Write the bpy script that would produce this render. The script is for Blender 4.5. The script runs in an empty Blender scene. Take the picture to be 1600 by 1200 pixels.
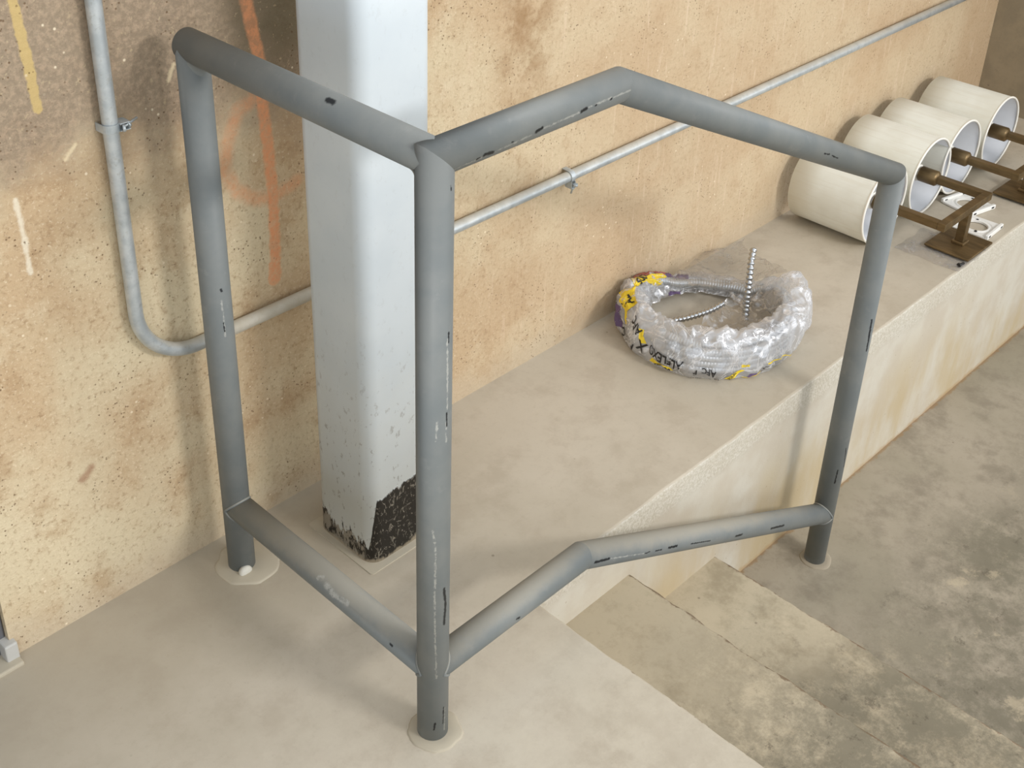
import bpy, bmesh, math, random
from mathutils import Vector, Matrix, noise as mn
random.seed(4)
scene = bpy.context.scene
COL = scene.collection
V = Vector
PI = math.pi

# ------------------------------------------------------------------ camera
CAM_LOC = V((-0.9871, -1.6824, 1.751))
YAW, PITCH, ROLL, FPX = 0.79751, -0.51219, 0.02343, 1943.5
d_ = V((math.sin(YAW) * math.cos(PITCH), math.cos(YAW) * math.cos(PITCH), math.sin(PITCH)))
r_ = V((math.cos(YAW), -math.sin(YAW), 0))
u_ = r_.cross(d_)
r2 = r_ * math.cos(ROLL) + u_ * math.sin(ROLL)
u2 = -r_ * math.sin(ROLL) + u_ * math.cos(ROLL)
cd = bpy.data.cameras.new('camera')
cam = bpy.data.objects.new('camera', cd)
COL.objects.link(cam)
rot = Matrix((r2, u2, -d_)).transposed()
cam.matrix_world = Matrix.Translation(CAM_LOC) @ rot.to_4x4()
cd.sensor_width = 36
cd.lens = 36 * FPX / 1600
cd.shift_x = (800 - 747.85) / 1600
cd.shift_y = (383.85 - 600) / 1600
cd.clip_start = 0.02
scene.camera = cam

# ------------------------------------------------------------------ light
w = bpy.data.worlds.new('world')
scene.world = w
w.use_nodes = True
bg = w.node_tree.nodes['Background']
bg.inputs[1].default_value = 1.50
# dim garage: dark ceiling, daylight from the open front and right sides
_nt = w.node_tree


def _n(kind, **kw):
    n = _nt.nodes.new(kind)
    for k, v in kw.items():
        setattr(n, k, v)
    return n


_tc = _n('ShaderNodeTexCoord')
_dot = _n('ShaderNodeVectorMath', operation='DOT_PRODUCT')
_dot.inputs[1].default_value = (0.62, -0.78, 0.0)
_mr = _n('ShaderNodeMapRange', interpolation_type='SMOOTHSTEP')
_mr.inputs[1].default_value = -0.7
_mr.inputs[2].default_value = 0.8
_mx = _n('ShaderNodeMix', data_type='RGBA')
_mx.inputs[6].default_value = (0.62, 0.655, 0.685, 1)
_mx.inputs[7].default_value = (0.86, 0.895, 0.93, 1)
_sp = _n('ShaderNodeSeparateXYZ')
_mz = _n('ShaderNodeMapRange', interpolation_type='SMOOTHSTEP')
_mz.inputs[1].default_value = 0.25
_mz.inputs[2].default_value = 0.95
_mz.inputs[3].default_value = 1.0
_mz.inputs[4].default_value = 0.8
_mu = _n('ShaderNodeMix', data_type='RGBA', blend_type='MULTIPLY')
_mu.inputs[0].default_value = 1.0
_nt.links.new(_tc.outputs['Generated'], _dot.inputs[0])
_nt.links.new(_tc.outputs['Generated'], _sp.inputs[0])
_nt.links.new(_sp.outputs[2], _mz.inputs[0])
_nt.links.new(_dot.outputs['Value'], _mr.inputs[0])
_nt.links.new(_mr.outputs[0], _mx.inputs[0])
_nt.links.new(_mx.outputs[2], _mu.inputs[6])
_nt.links.new(_mz.outputs[0], _mu.inputs[7])
_nt.links.new(_mu.outputs[2], bg.inputs[0])


def area(name, loc, target, sx, sy, power, col=(1, 1, 1)):
    l = bpy.data.lights.new(name, 'AREA')
    l.shape = 'RECTANGLE'
    l.size, l.size_y = sx, sy
    l.energy = power
    l.color = col
    o = bpy.data.objects.new(name, l)
    COL.objects.link(o)
    o.location = loc
    o.rotation_euler = (V(target) - V(loc)).to_track_quat('-Z', 'Y').to_euler()
    return o


# the garage's open side in front of the wall, and a wider one further right
area('opening_light', (1.3, -5.2, 3.05), (0.6, -0.3, 0.0), 1.2, 0.35, 120, (1.0, 0.985, 0.97))
area('side_light', (5.6, -5.4, 2.0), (0.8, -0.3, 0.2), 4.5, 2.4, 45, (0.98, 0.99, 1.0))

vs = scene.view_settings
vs.view_transform = 'Standard'
vs.look = 'None'
vs.gamma = 1
vs.use_curve_mapping = False
vs.exposure = 0.15


# ------------------------------------------------------------------ material helpers
def lin(r, g, b):
    f = lambda c: (c / 255 / 12.92) if c / 255 <= 0.04045 else ((c / 255 + 0.055) / 1.055) ** 2.4
    return (f(r), f(g), f(b), 1)


class Mat:
    def __init__(s, name, rough=0.8, metal=0.0):
        s.m = bpy.data.materials.new(name)
        s.m.use_nodes = True
        s.nt = s.m.node_tree
        s.b = s.nt.nodes['Principled BSDF']
        s.b.inputs['Roughness'].default_value = rough
        s.b.inputs['Metallic'].default_value = metal
        s.co = s.nt.nodes.new('ShaderNodeTexCoord').outputs['Object']

    def put(s, sock, v):
        if v is None:
            return
        if isinstance(v, bpy.types.NodeSocket):
            s.nt.links.new(v, sock)
        else:
            sock.default_value = v

    def math(s, op, a, b=None, c=None, clamp=False):
        n = s.nt.nodes.new('ShaderNodeMath')
        n.operation = op
        n.use_clamp = clamp
        s.put(n.inputs[0], a); s.put(n.inputs[1], b); s.put(n.inputs[2], c)
        return n.outputs[0]

    def vec(s, op, a, b=None, out=0):
        n = s.nt.nodes.new('ShaderNodeVectorMath')
        n.operation = op
        s.put(n.inputs[0], a)
        if b is not None:
            if op == 'SCALE':
                s.put(n.inputs[3], b)
            else:
                s.put(n.inputs[1], b)
        return n.outputs['Value'] if op in ('DOT_PRODUCT', 'LENGTH', 'DISTANCE') else n.outputs[0]

    def scaled(s, sx, sy, sz, co=None):
        return s.vec('MULTIPLY', co or s.co, (sx, sy, sz))

    def noise(s, scale, detail=4, rough=0.55, co=None, dist=0.0):
        n = s.nt.nodes.new('ShaderNodeTexNoise')
        s.put(n.inputs['Vector'], co or s.co)
        n.inputs['Scale'].default_value = scale
        n.inputs['Detail'].default_value = detail
        n.inputs['Roughness'].default_value = rough
        n.inputs['Distortion'].default_value = dist
        return n.outputs[0]

    def voro(s, scale, co=None, feature='F1'):
        n = s.nt.nodes.new('ShaderNodeTexVoronoi')
        n.feature = feature
        s.put(n.inputs['Vector'], co or s.co)
        n.inputs['Scale'].default_value = scale
        return n.outputs[0]

    def step(s, v, lo, hi, smooth=True):
        n = s.nt.nodes.new('ShaderNodeMapRange')
        n.interpolation_type = 'SMOOTHSTEP' if smooth else 'LINEAR'
        s.put(n.inputs[0], v); s.put(n.inputs[1], lo); s.put(n.inputs[2], hi)
        return n.outputs[0]

    def mix(s, fac, a, b, mode='MIX'):
        n = s.nt.nodes.new('ShaderNodeMix')
        n.data_type = 'RGBA'
        n.blend_type = mode
        s.put(n.inputs[0], fac); s.put(n.inputs[6], a); s.put(n.inputs[7], b)
        return n.outputs[2]

    def xyz(s, co=None):
        n = s.nt.nodes.new('ShaderNodeSeparateXYZ')
        s.put(n.inputs[0], co or s.co)
        return n.outputs

    def normal(s):
        return s.nt.nodes.new('ShaderNodeNewGeometry').outputs['True Normal']

    def seg(s, co, a, b):
        a, b = V(a), V(b)
        ba = b - a
        pa = s.vec('SUBTRACT', co, tuple(a))
        h = s.math('DIVIDE', s.vec('DOT_PRODUCT', pa, tuple(ba)), max(ba.length_squared, 1e-9), clamp=True)
        n = s.nt.nodes.new('ShaderNodeVectorMath')
        n.operation = 'SCALE'
        n.inputs[0].default_value = ba
        s.put(n.inputs[3], h)
        return s.vec('LENGTH', s.vec('SUBTRACT', pa, n.outputs[0]))

    def path(s, co, pts):
        out = None
        for a, b in pts:
            q = s.seg(co, a, b)
            out = q if out is None else s.math('MINIMUM', out, q)
        return out

    def bump(s, h, strength=0.3, dist=0.01):
        n = s.nt.nodes.new('ShaderNodeBump')
        n.inputs['Strength'].default_value = strength
        n.inputs['Distance'].default_value = dist
        s.put(n.inputs['Height'], h)
        s.nt.links.new(n.outputs[0], s.b.inputs['Normal'])

    def color(s, c):
        s.put(s.b.inputs['Base Color'], c)

    def rough(s, c):
        s.put(s.b.inputs['Roughness'], c)


def flat(name, rgb, rough=0.6, metal=0.0, spec=None):
    m = Mat(name, rough, metal)
    c = lin(*rgb)
    n = m.noise(60, 4)
    m.color(m.mix(m.math('MULTIPLY', n, 0.35), c, tuple(x * 0.8 for x in c[:3]) + (1,)))
    if spec is not None:
        m.b.inputs['Specular IOR Level'].default_value = spec
    return m.m


# ---- wall: rough cast tan concrete, stain, paint marks
def mat_wall():
    m = Mat('wall_concrete', 0.9)
    m.b.inputs['Specular IOR Level'].default_value = 0.2
    X = m.xyz()
    x, z = X[0], X[2]
    big = m.noise(2.6, 5, 0.6)
    mid = m.noise(11, 5, 0.65)
    fine = m.noise(88, 6, 0.75)
    c = m.mix(m.step(big, 0.38, 0.62), lin(212, 196, 164), lin(194, 168, 134))
    c = m.mix(m.math('MULTIPLY', m.step(mid, 0.5, 0.66), 0.42), c, lin(166, 134, 98))
    c = m.mix(m.math('MULTIPLY', m.step(m.noise(7, 6, 0.7, m.vec('ADD', m.co, (5, 3, 1))), 0.54, 0.72), 0.75), c, lin(216, 200, 170))
    # right part: pinker, smoother, with vertical drag marks
    rt = m.step(m.math('ADD', x, m.math('MULTIPLY', m.math('SUBTRACT', mid, 0.5), 0.5)), 0.35, 1.2)
    c = m.mix(m.math('MULTIPLY', rt, 0.55), c, lin(200, 174, 142))
    drag = m.noise(55, 4, 0.65, m.scaled(1, 1, 0.10))
    c = m.mix(m.math('MULTIPLY', m.math('MULTIPLY', m.step(drag, 0.56, 0.68), rt), 0.55), c, lin(220, 198, 170))
    # mottle
    c = m.mix(m.math('MULTIPLY', m.step(fine, 0.50, 0.66), m.math('MULTIPLY_ADD', rt, -0.2, 0.52)), c, lin(152, 124, 92))
    c = m.mix(m.math('MULTIPLY', m.step(m.noise(150, 5, 0.75), 0.53, 0.66), m.math('MULTIPLY_ADD', rt, -0.38, 0.58)), c, lin(226, 210, 180))
    # brown run with loose aggregate
    st = m.math('ABSOLUTE', m.math('SUBTRACT', m.math('SUBTRACT', x, 0.86), m.math('MULTIPLY', m.math('SUBTRACT', m.noise(4, 3), 0.5), 0.22)))
    run = m.math('MULTIPLY', m.math('SUBTRACT', 1.0, m.step(st, 0.01, 0.11)), m.step(mid, 0.35, 0.6))
    c = m.mix(m.math('MULTIPLY', run, m.math('MULTIPLY_ADD', m.step(z, 0.55, 0.95), 0.55, 0.15)), c, lin(150, 116, 78))
    # dark water stain over the upper left
    edge = m.math('ADD', z, m.math('MULTIPLY', m.math('SUBTRACT', m.noise(4.5, 5, 0.65), 0.5), 0.38))
    edge = m.math('ADD', edge, m.math('MULTIPLY', x, 0.12))
    left = m.math('SUBTRACT', 1.0, m.step(x, 0.25, 0.42))
    stain = m.math('MULTIPLY', m.step(edge, 0.80, 0.97), left)
    c2 = m.mix(m.step(fine, 0.42, 0.66), lin(135, 118, 100), lin(175, 153, 130))
    c2 = m.mix(m.math('MULTIPLY', m.step(m.math('ADD', x, m.math('MULTIPLY', m.math('SUBTRACT', mid, 0.5), 0.3)), 0.06, 0.26), m.step(z, 0.88, 1.02)), c2, lin(104, 95, 76))
    c2 = m.mix(m.math('MULTIPLY', m.step(m.noise(70, 3, 0.7), 0.6, 0.68), 0.6), c2, lin(190, 170, 138))
    c = m.mix(m.math('MULTIPLY', stain, 0.85), c, c2)
    # grey cement smear low near the posts and over the floor line
    low = m.math('SUBTRACT', 1.0, m.step(m.math('ADD', z, m.math('MULTIPLY', m.math('SUBTRACT', mid, 0.5), 0.16)), 0.0, 0.10))
    c = m.mix(m.math('MULTIPLY', low, 0.55), c, lin(196, 180, 156))
    # paint strokes, (x, z) on the wall
    P = lambda *q: [((q[i][0], 0, q[i][1]), (q[i + 1][0], 0, q[i + 1][1])) for i in range(len(q) - 1)]
    wob = m.vec('SCALE', m.vec('SUBTRACT', m.vec('MULTIPLY', m.nt.nodes.new('ShaderNodeTexNoise').outputs[1], (1, 0, 1)), (0.5, 0, 0.5)), 0.012)
    flat_co = m.vec('ADD', m.vec('MULTIPLY', m.co, (1, 0, 1)), wob)
    n2 = m.math('MULTIPLY', m.math('SUBTRACT', m.noise(40, 4, 0.7), 0.5), 0.014)
    d1 = m.math('ADD', m.path(flat_co, P((0.166, 1.10), (0.175, 1.045), (0.184, 0.99), (0.187, 0.962)) + P((0.184, 0.912), (0.190, 0.83), (0.196, 0.717), (0.194, 0.62), (0.190, 0.54))), n2)
    d2 = m.math('ADD', m.path(flat_co, P((0.167, 0.907), (0.135, 0.895), (0.108, 0.845), (0.098, 0.79), (0.118, 0.745), (0.158, 0.716), (0.193, 0.706), (0.25, 0.72))), n2)
    org = m.math('MAXIMUM', m.math('SUBTRACT', 1.0, m.step(d1, 0.008, 0.016)), m.math('MULTIPLY', m.math('SUBTRACT', 1.0, m.step(d2, 0.003, 0.022)), 0.62))
    blob = m.math('SUBTRACT', 1.0, m.step(m.math('ADD', m.seg(flat_co, (0.189, 0, 0.565), (0.187, 0, 0.535)), n2), 0.011, 0.017))
    org = m.math('MAXIMUM', org, blob)
    c = m.mix(m.math('MULTIPLY', org, m.math('MULTIPLY_ADD', m.step(m.noise(60, 5, 0.75), 0.4, 0.6), -0.4, 0.95)), c, lin(224, 156, 112))
    d3 = m.math('ADD', m.path(flat_co, P((-0.232, 1.25), (-0.226, 1.12), (-0.222, 1.06), (-0.219, 1.0))), n2)
    c = m.mix(m.math('MULTIPLY', m.math('SUBTRACT', 1.0, m.step(d3, 0.006, 0.010)), 0.8), c, lin(205, 178, 118))
    d4 = m.math('ADD', m.path(flat_co, P((-0.279, 0.865), (-0.277, 0.80), (-0.276, 0.735))), n2)
    c = m.mix(m.math('MULTIPLY', m.math('SUBTRACT', 1.0, m.step(d4, 0.001, 0.007)), 0.7), c, lin(236, 226, 204))
    d5 = m.math('ADD', m.path(flat_co, P((0.007, 0.985), (0.02, 1.01)) + P((-0.19, 0.905), (-0.17, 0.925))), n2)
    c = m.mix(m.math('MULTIPLY', m.math('SUBTRACT', 1.0, m.step(d5, 0.001, 0.006)), 0.7), c, lin(226, 208, 172))
    # rust spot
    d6 = m.math('ADD', m.seg(flat_co, (-0.25, 0, 0.30), (-0.232, 0, 0.316)), n2)
    c = m.mix(m.math('MULTIPLY', m.math('SUBTRACT', 1.0, m.step(d6, 0.002, 0.014)), 0.55), c, lin(140, 86, 58))
    # pits and chips
    pit = m.math('MULTIPLY', m.math('SUBTRACT', 1.0, m.step(m.voro(95), 0.11, 0.19)), m.step(m.noise(9, 3), 0.48, 0.6))
    c = m.mix(m.math('MULTIPLY', pit, 0.75), c, lin(112, 86, 60))
    chip = m.math('MULTIPLY', m.math('SUBTRACT', 1.0, m.step(m.voro(40, m.vec('ADD', m.co, (2, 0, 7))), 0.06, 0.13)), m.step(m.noise(5, 3, 0.5, m.vec('ADD', m.co, (1, 9, 3))), 0.5, 0.62))
    c = m.mix(m.math('MULTIPLY', chip, 0.8), c, lin(238, 222, 194))
    m.color(c)
    h = m.math('ADD', m.math('MULTIPLY', fine, 0.7), m.math('MULTIPLY', mid, 0.6))
    h = m.math('SUBTRACT', h, m.math('MULTIPLY', pit, 0.8))
    m.bump(h, 0.55, 0.008)
    return m.m


# ---- trowelled floor concrete
def mat_floor(name, base, dark, light, dirt=0.0, edges=(), shift=(0, 0, 0), y_tone=False):
    m = Mat(name, 0.75)
    wco = m.co
    m.co = m.vec('ADD', m.co, shift)
    m.b.inputs['Specular IOR Level'].default_value = 0.25
    big = m.noise(2.2, 6, 0.62)
    mid = m.noise(8, 6, 0.68)
    c = m.mix(m.step(big, 0.36, 0.66), lin(*base), lin(*light))
    c = m.mix(m.math('MULTIPLY', m.step(mid, 0.46, 0.66), 0.7 if dirt else 0.42), c, lin(*dark))
    c = m.mix(m.math('MULTIPLY', m.step(m.noise(17, 7, 0.76), 0.5, 0.68), 0.35 if dirt else 0.2), c, lin(*dark))
    fine = m.noise(70, 4, 0.7)
    c = m.mix(m.math('MULTIPLY', m.step(fine, 0.55, 0.7), 0.22), c, lin(*dark))
    if y_tone:  # darker towards the wall, paler away from it, both fading out along x
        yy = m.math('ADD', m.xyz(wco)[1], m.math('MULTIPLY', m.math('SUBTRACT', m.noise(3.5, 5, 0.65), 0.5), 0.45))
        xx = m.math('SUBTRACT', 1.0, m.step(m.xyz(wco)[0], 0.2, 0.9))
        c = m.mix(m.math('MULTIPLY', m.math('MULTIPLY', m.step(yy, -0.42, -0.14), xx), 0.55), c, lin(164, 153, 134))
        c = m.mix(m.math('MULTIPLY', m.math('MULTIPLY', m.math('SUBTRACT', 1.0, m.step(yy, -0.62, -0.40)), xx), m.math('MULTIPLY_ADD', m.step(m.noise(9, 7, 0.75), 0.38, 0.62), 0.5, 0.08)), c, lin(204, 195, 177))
    if dirt:
        X = m.xyz(wco)
        # traffic dirt away from the ledge
        far = m.math('SUBTRACT', 1.0, m.step(m.math('ADD', X[1], m.math('MULTIPLY', m.math('SUBTRACT', m.noise(3, 4), 0.5), 0.8)), -1.05, -0.60))
        blot = m.step(m.noise(6, 8, 0.78), 0.34, 0.58)
        c = m.mix(m.math('MULTIPLY', m.math('MULTIPLY', far, blot), dirt), c, lin(112, 106, 90))
        blot2 = m.step(m.noise(9, 7, 0.75, m.vec('ADD', m.co, (4, 4, 4))), 0.57, 0.67)
        c = m.mix(m.math('MULTIPLY', m.math('MULTIPLY', far, blot2), 0.5), c, lin(190, 175, 148))
        blot3 = m.step(m.noise(22, 6, 0.78, m.vec('ADD', m.co, (1, 4, 2))), 0.57, 0.66)
        c = m.mix(m.math('MULTIPLY', m.math('MULTIPLY', far, blot3), 0.55), c, lin(86, 78, 66))
    sp = m.math('MULTIPLY', m.math('SUBTRACT', 1.0, m.step(m.voro(22), 0.04, 0.09)), m.step(m.noise(6, 3, 0.5, m.vec('ADD', m.co, (3, 1, 4))), 0.55, 0.62))
    c = m.mix(m.math('MULTIPLY', sp, 0.55), c, lin(110, 98, 82))
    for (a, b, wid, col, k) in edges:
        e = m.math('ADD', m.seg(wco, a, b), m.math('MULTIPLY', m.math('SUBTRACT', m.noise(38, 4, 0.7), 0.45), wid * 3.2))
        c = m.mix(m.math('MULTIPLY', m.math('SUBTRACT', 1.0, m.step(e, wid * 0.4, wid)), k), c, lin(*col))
    m.color(c)
    m.bump(m.math('ADD', m.math('MULTIPLY', mid, 0.6), m.math('MULTIPLY', fine, 0.3)), 0.18, 0.008)
    return m.m


# ---- pale plastered ledge face with a rough top band
def mat_face():
    m = Mat('ledge_plaster', 0.85)
    m.b.inputs['Specular IOR Level'].default_value = 0.2
    X = m.xyz()
    z = X[2]
    mid = m.noise(7, 5, 0.6)
    fine = m.noise(150, 4, 0.75)
    c = m.mix(m.step(mid, 0.35, 0.65), lin(202, 196, 182), lin(192, 182, 165))
    tan = m.noise(3.0, 5, 0.62, m.scaled(1, 1, 0.35))
    lowm = m.math('SUBTRACT', 1.0, m.step(m.math('ADD', z, m.math('MULTIPLY', m.math('SUBTRACT', mid, 0.5), 0.2)), -0.36, -0.06))
    c = m.mix(m.math('MULTIPLY', m.math('MULTIPLY', m.step(tan, 0.38, 0.6), lowm), 0.85), c, lin(184, 165, 129))
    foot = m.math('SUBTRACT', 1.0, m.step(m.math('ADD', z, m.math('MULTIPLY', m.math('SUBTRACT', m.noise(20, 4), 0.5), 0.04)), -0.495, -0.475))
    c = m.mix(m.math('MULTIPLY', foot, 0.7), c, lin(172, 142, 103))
    wobble = m.math('MULTIPLY', m.math('SUBTRACT', m.noise(5, 3), 0.5), 0.05)
    band = m.step(m.math('ADD', z, wobble), -0.085, -0.06)
    rough = m.mix(m.step(fine, 0.42, 0.6), lin(188, 180, 161), lin(216, 210, 198))
    c = m.mix(m.math('MULTIPLY', band, 0.6), c, rough)
    pit = m.math('MULTIPLY', m.math('SUBTRACT', 1.0, m.step(m.voro(48), 0.08, 0.14)), m.step(m.noise(8, 3), 0.52, 0.62))
    c = m.mix(m.math('MULTIPLY', pit, 0.45), c, lin(146, 123, 96))
    m.color(c)
    h = m.math('MULTIPLY', fine, m.math('MULTIPLY_ADD', band, 0.9, 0.15))
    m.bump(m.math('ADD', h, m.math('MULTIPLY', mid, 0.3)), 0.35, 0.008)
    return m.m


# ---- grey rail paint, each rail with its own chips and scratches
CHIPS = {
 'AB': [(-0.0133, -0.4394, 1.0924, -0.0132, -0.4516, 1.0924, 3.4)],
 'BM': [(0.0528, -0.6604, 1.0593, 0.0581, -0.6609, 1.0605), (0.0658, -0.6614, 1.0619, 0.0820, -0.6608, 1.0602, 2.4), (0.1168, -0.6621, 1.0646, 0.1205, -0.6621, 1.0643), (0.1641, -0.6622, 1.0651, 0.1751, -0.6626, 1.0676, 2.2), (0.2568, -0.6626, 1.0683, 0.2675, -0.6627, 1.0701, 2.2), (0.2856, -0.6627, 1.0688, 0.2884, -0.6627, 1.0689), (0.3180, -0.6626, 1.0684, 0.3221, -0.6627, 1.0692)],
 'MC': [(0.9765, -0.6625, 0.7751, 0.9965, -0.6627, 0.7674, 1.2), (1.0076, -0.6626, 0.7612, 1.0326, -0.6625, 0.7478)],
 'A': [(-0.0052, -0.1157, 0.6441, -0.0044, -0.1158, 0.6400, 1.8), (-0.0063, -0.1154, 0.5761, -0.0055, -0.1156, 0.5587)],
 'B': [(0.0040, -0.6624, 1.0386, 0.0055, -0.6621, 1.0316), (0.0032, -0.6625, 0.8145, 0.0034, -0.6625, 0.7987, 1.2), (0.0008, -0.6627, 0.6803, 0.0011, -0.6627, 0.6575, 1.2), (-0.0010, -0.6627, 0.3429, 0.0022, -0.6626, 0.3067, 2), (0.0022, -0.6626, 0.3067, -0.0003, -0.6627, 0.2670, 2), (0.0001, -0.6627, 0.0762, -0.0011, -0.6627, 0.0384), (-0.0145, -0.6583, 0.0459, -0.0162, -0.6570, 0.0306)],
 'C': [(1.3343, -0.6611, 0.2474, 1.3366, -0.6619, 0.2035, 2.2), (1.3365, -0.6618, 0.2209, 1.3384, -0.6623, 0.1625, 2), (1.3378, -0.6621, -0.1188, 1.3447, -0.6627, -0.1812), (1.3277, -0.6576, -0.1845, 1.3266, -0.6567, -0.2243, 1.2)],
 'bm': [(0.1733, -0.6626, 0.1531, 0.1797, -0.6627, 0.1516, 1.8)],
 'mc': [(0.3801, -0.6627, 0.1456, 0.4222, -0.6626, 0.1272, 2.2), (0.5369, -0.6627, 0.0652, 0.5536, -0.6627, 0.0593), (0.5733, -0.6627, 0.0482, 0.5930, -0.6627, 0.0387, 1.2), (0.6174, -0.6626, 0.0279, 0.6470, -0.6625, 0.0139, 2), (0.8763, -0.6627, -0.1061, 0.9030, -0.6627, -0.1175, 2), (0.6987, -0.6627, -0.0141, 0.7723, -0.6627, -0.0525), (1.0309, -0.6626, -0.1811, 1.0910, -0.6623, -0.2092, 2)],
 'ab': [(-0.024, -0.56, 0.160, -0.024, -0.563, 0.160, 2.0)],
}
PALE = {
 'A': [(-0.0060, -0.1155, 0.6213, -0.0047, -0.1158, 0.5821), (-0.0047, -0.1158, 0.5821, -0.0051, -0.1157, 0.5493)],
 'B': [(0.0007, -0.6627, 0.8053, 0.0021, -0.6626, 0.6852), (-0.0003, -0.6627, 0.6639, 0.0001, -0.6627, 0.6293), (-0.0140, -0.6586, 0.6689, -0.0154, -0.6577, 0.6349), (-0.0185, -0.6549, 0.4664, -0.0148, -0.6581, 0.4279), (-0.0148, -0.6581, 0.4279, -0.0161, -0.6571, 0.3359), (-0.0161, -0.6571, 0.3359, -0.0151, -0.6579, 0.2390), (-0.0151, -0.6579, 0.2390, -0.0130, -0.6592, 0.1516), (0.0032, -0.6625, 0.0735, 0.0021, -0.6626, 0.0200)],
 'BM': [(0.0031, -0.6584, 1.0557, 0.0301, -0.6599, 1.0582), (0.0301, -0.6599, 1.0582, 0.0706, -0.6603, 1.0590), (0.0880, -0.6608, 1.0602, 0.1546, -0.6618, 1.0631), (0.1792, -0.6624, 1.0663, 0.2515, -0.6626, 1.0679), (0.2688, -0.6627, 1.0706, 0.3639, -0.6627, 1.0704)],
 'ab': [(-0.0194, -0.3651, 0.1685, -0.0157, -0.3714, 0.1720, 3), (-0.0205, -0.3877, 0.1672, -0.0229, -0.4079, 0.1636, 4), (-0.0229, -0.4079, 0.1636, -0.0208, -0.4453, 0.1667, 3)],
 'mc': [(0.4281, -0.6627, 0.1234, 0.5325, -0.6627, 0.0681)],
}


def mat_pipe(key, dust=0.5):
    m = Mat('rail_paint_' + key, 0.5)
    big = m.noise(9, 4, 0.6)
    c = m.mix(m.step(big, 0.35, 0.65), lin(113, 118, 118), lin(123, 126, 124))
    # settled dust lies on what faces up
    nz = m.xyz(m.nt.nodes.new('ShaderNodeNewGeometry').outputs['Normal'])[2]
    du = m.math('MULTIPLY', m.step(m.math('ADD', nz, m.math('MULTIPLY', m.math('SUBTRACT', m.noise(14, 5, 0.7), 0.5), 0.9)), 0.15, 0.95), dust)
    c = m.mix(du, c, lin(154, 148, 134))
    sm = m.math('MULTIPLY', m.step(m.noise(26, 5, 0.7), 0.58, 0.72), 0.3)
    c = m.mix(sm, c, lin(143, 143, 139))
    jit = m.math('MULTIPLY', m.math('SUBTRACT', m.noise(160, 3, 0.6), 0.5), 0.006)
    scr = m.step(m.noise(120, 4, 0.7), 0.36, 0.56)
    for table, col, r0, k in ((PALE, lin(171, 170, 163), 0.0015, 0.75), (CHIPS, lin(34, 36, 38), 0.0013, 1.0)):
        for q in table.get(key, ()):
            wd = r0 * (q[6] if len(q) > 6 else 1.0)
            e = m.math('ADD', m.seg(m.co, q[:3], q[3:6]), jit)
            msk = m.math('MULTIPLY', m.math('SUBTRACT', 1.0, m.step(e, wd * 0.5, wd * 1.4)), k)
            if table is PALE:
                msk = m.math('MULTIPLY', msk, scr)
            c = m.mix(msk, c, col)
    m.color(c)
    m.rough(m.math('MULTIPLY_ADD', du, 0.35, 0.5))
    m.b.inputs['Specular IOR Level'].default_value = 0.3
    m.bump(m.noise(60, 3, 0.6), 0.06, 0.005)
    return m.m


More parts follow.
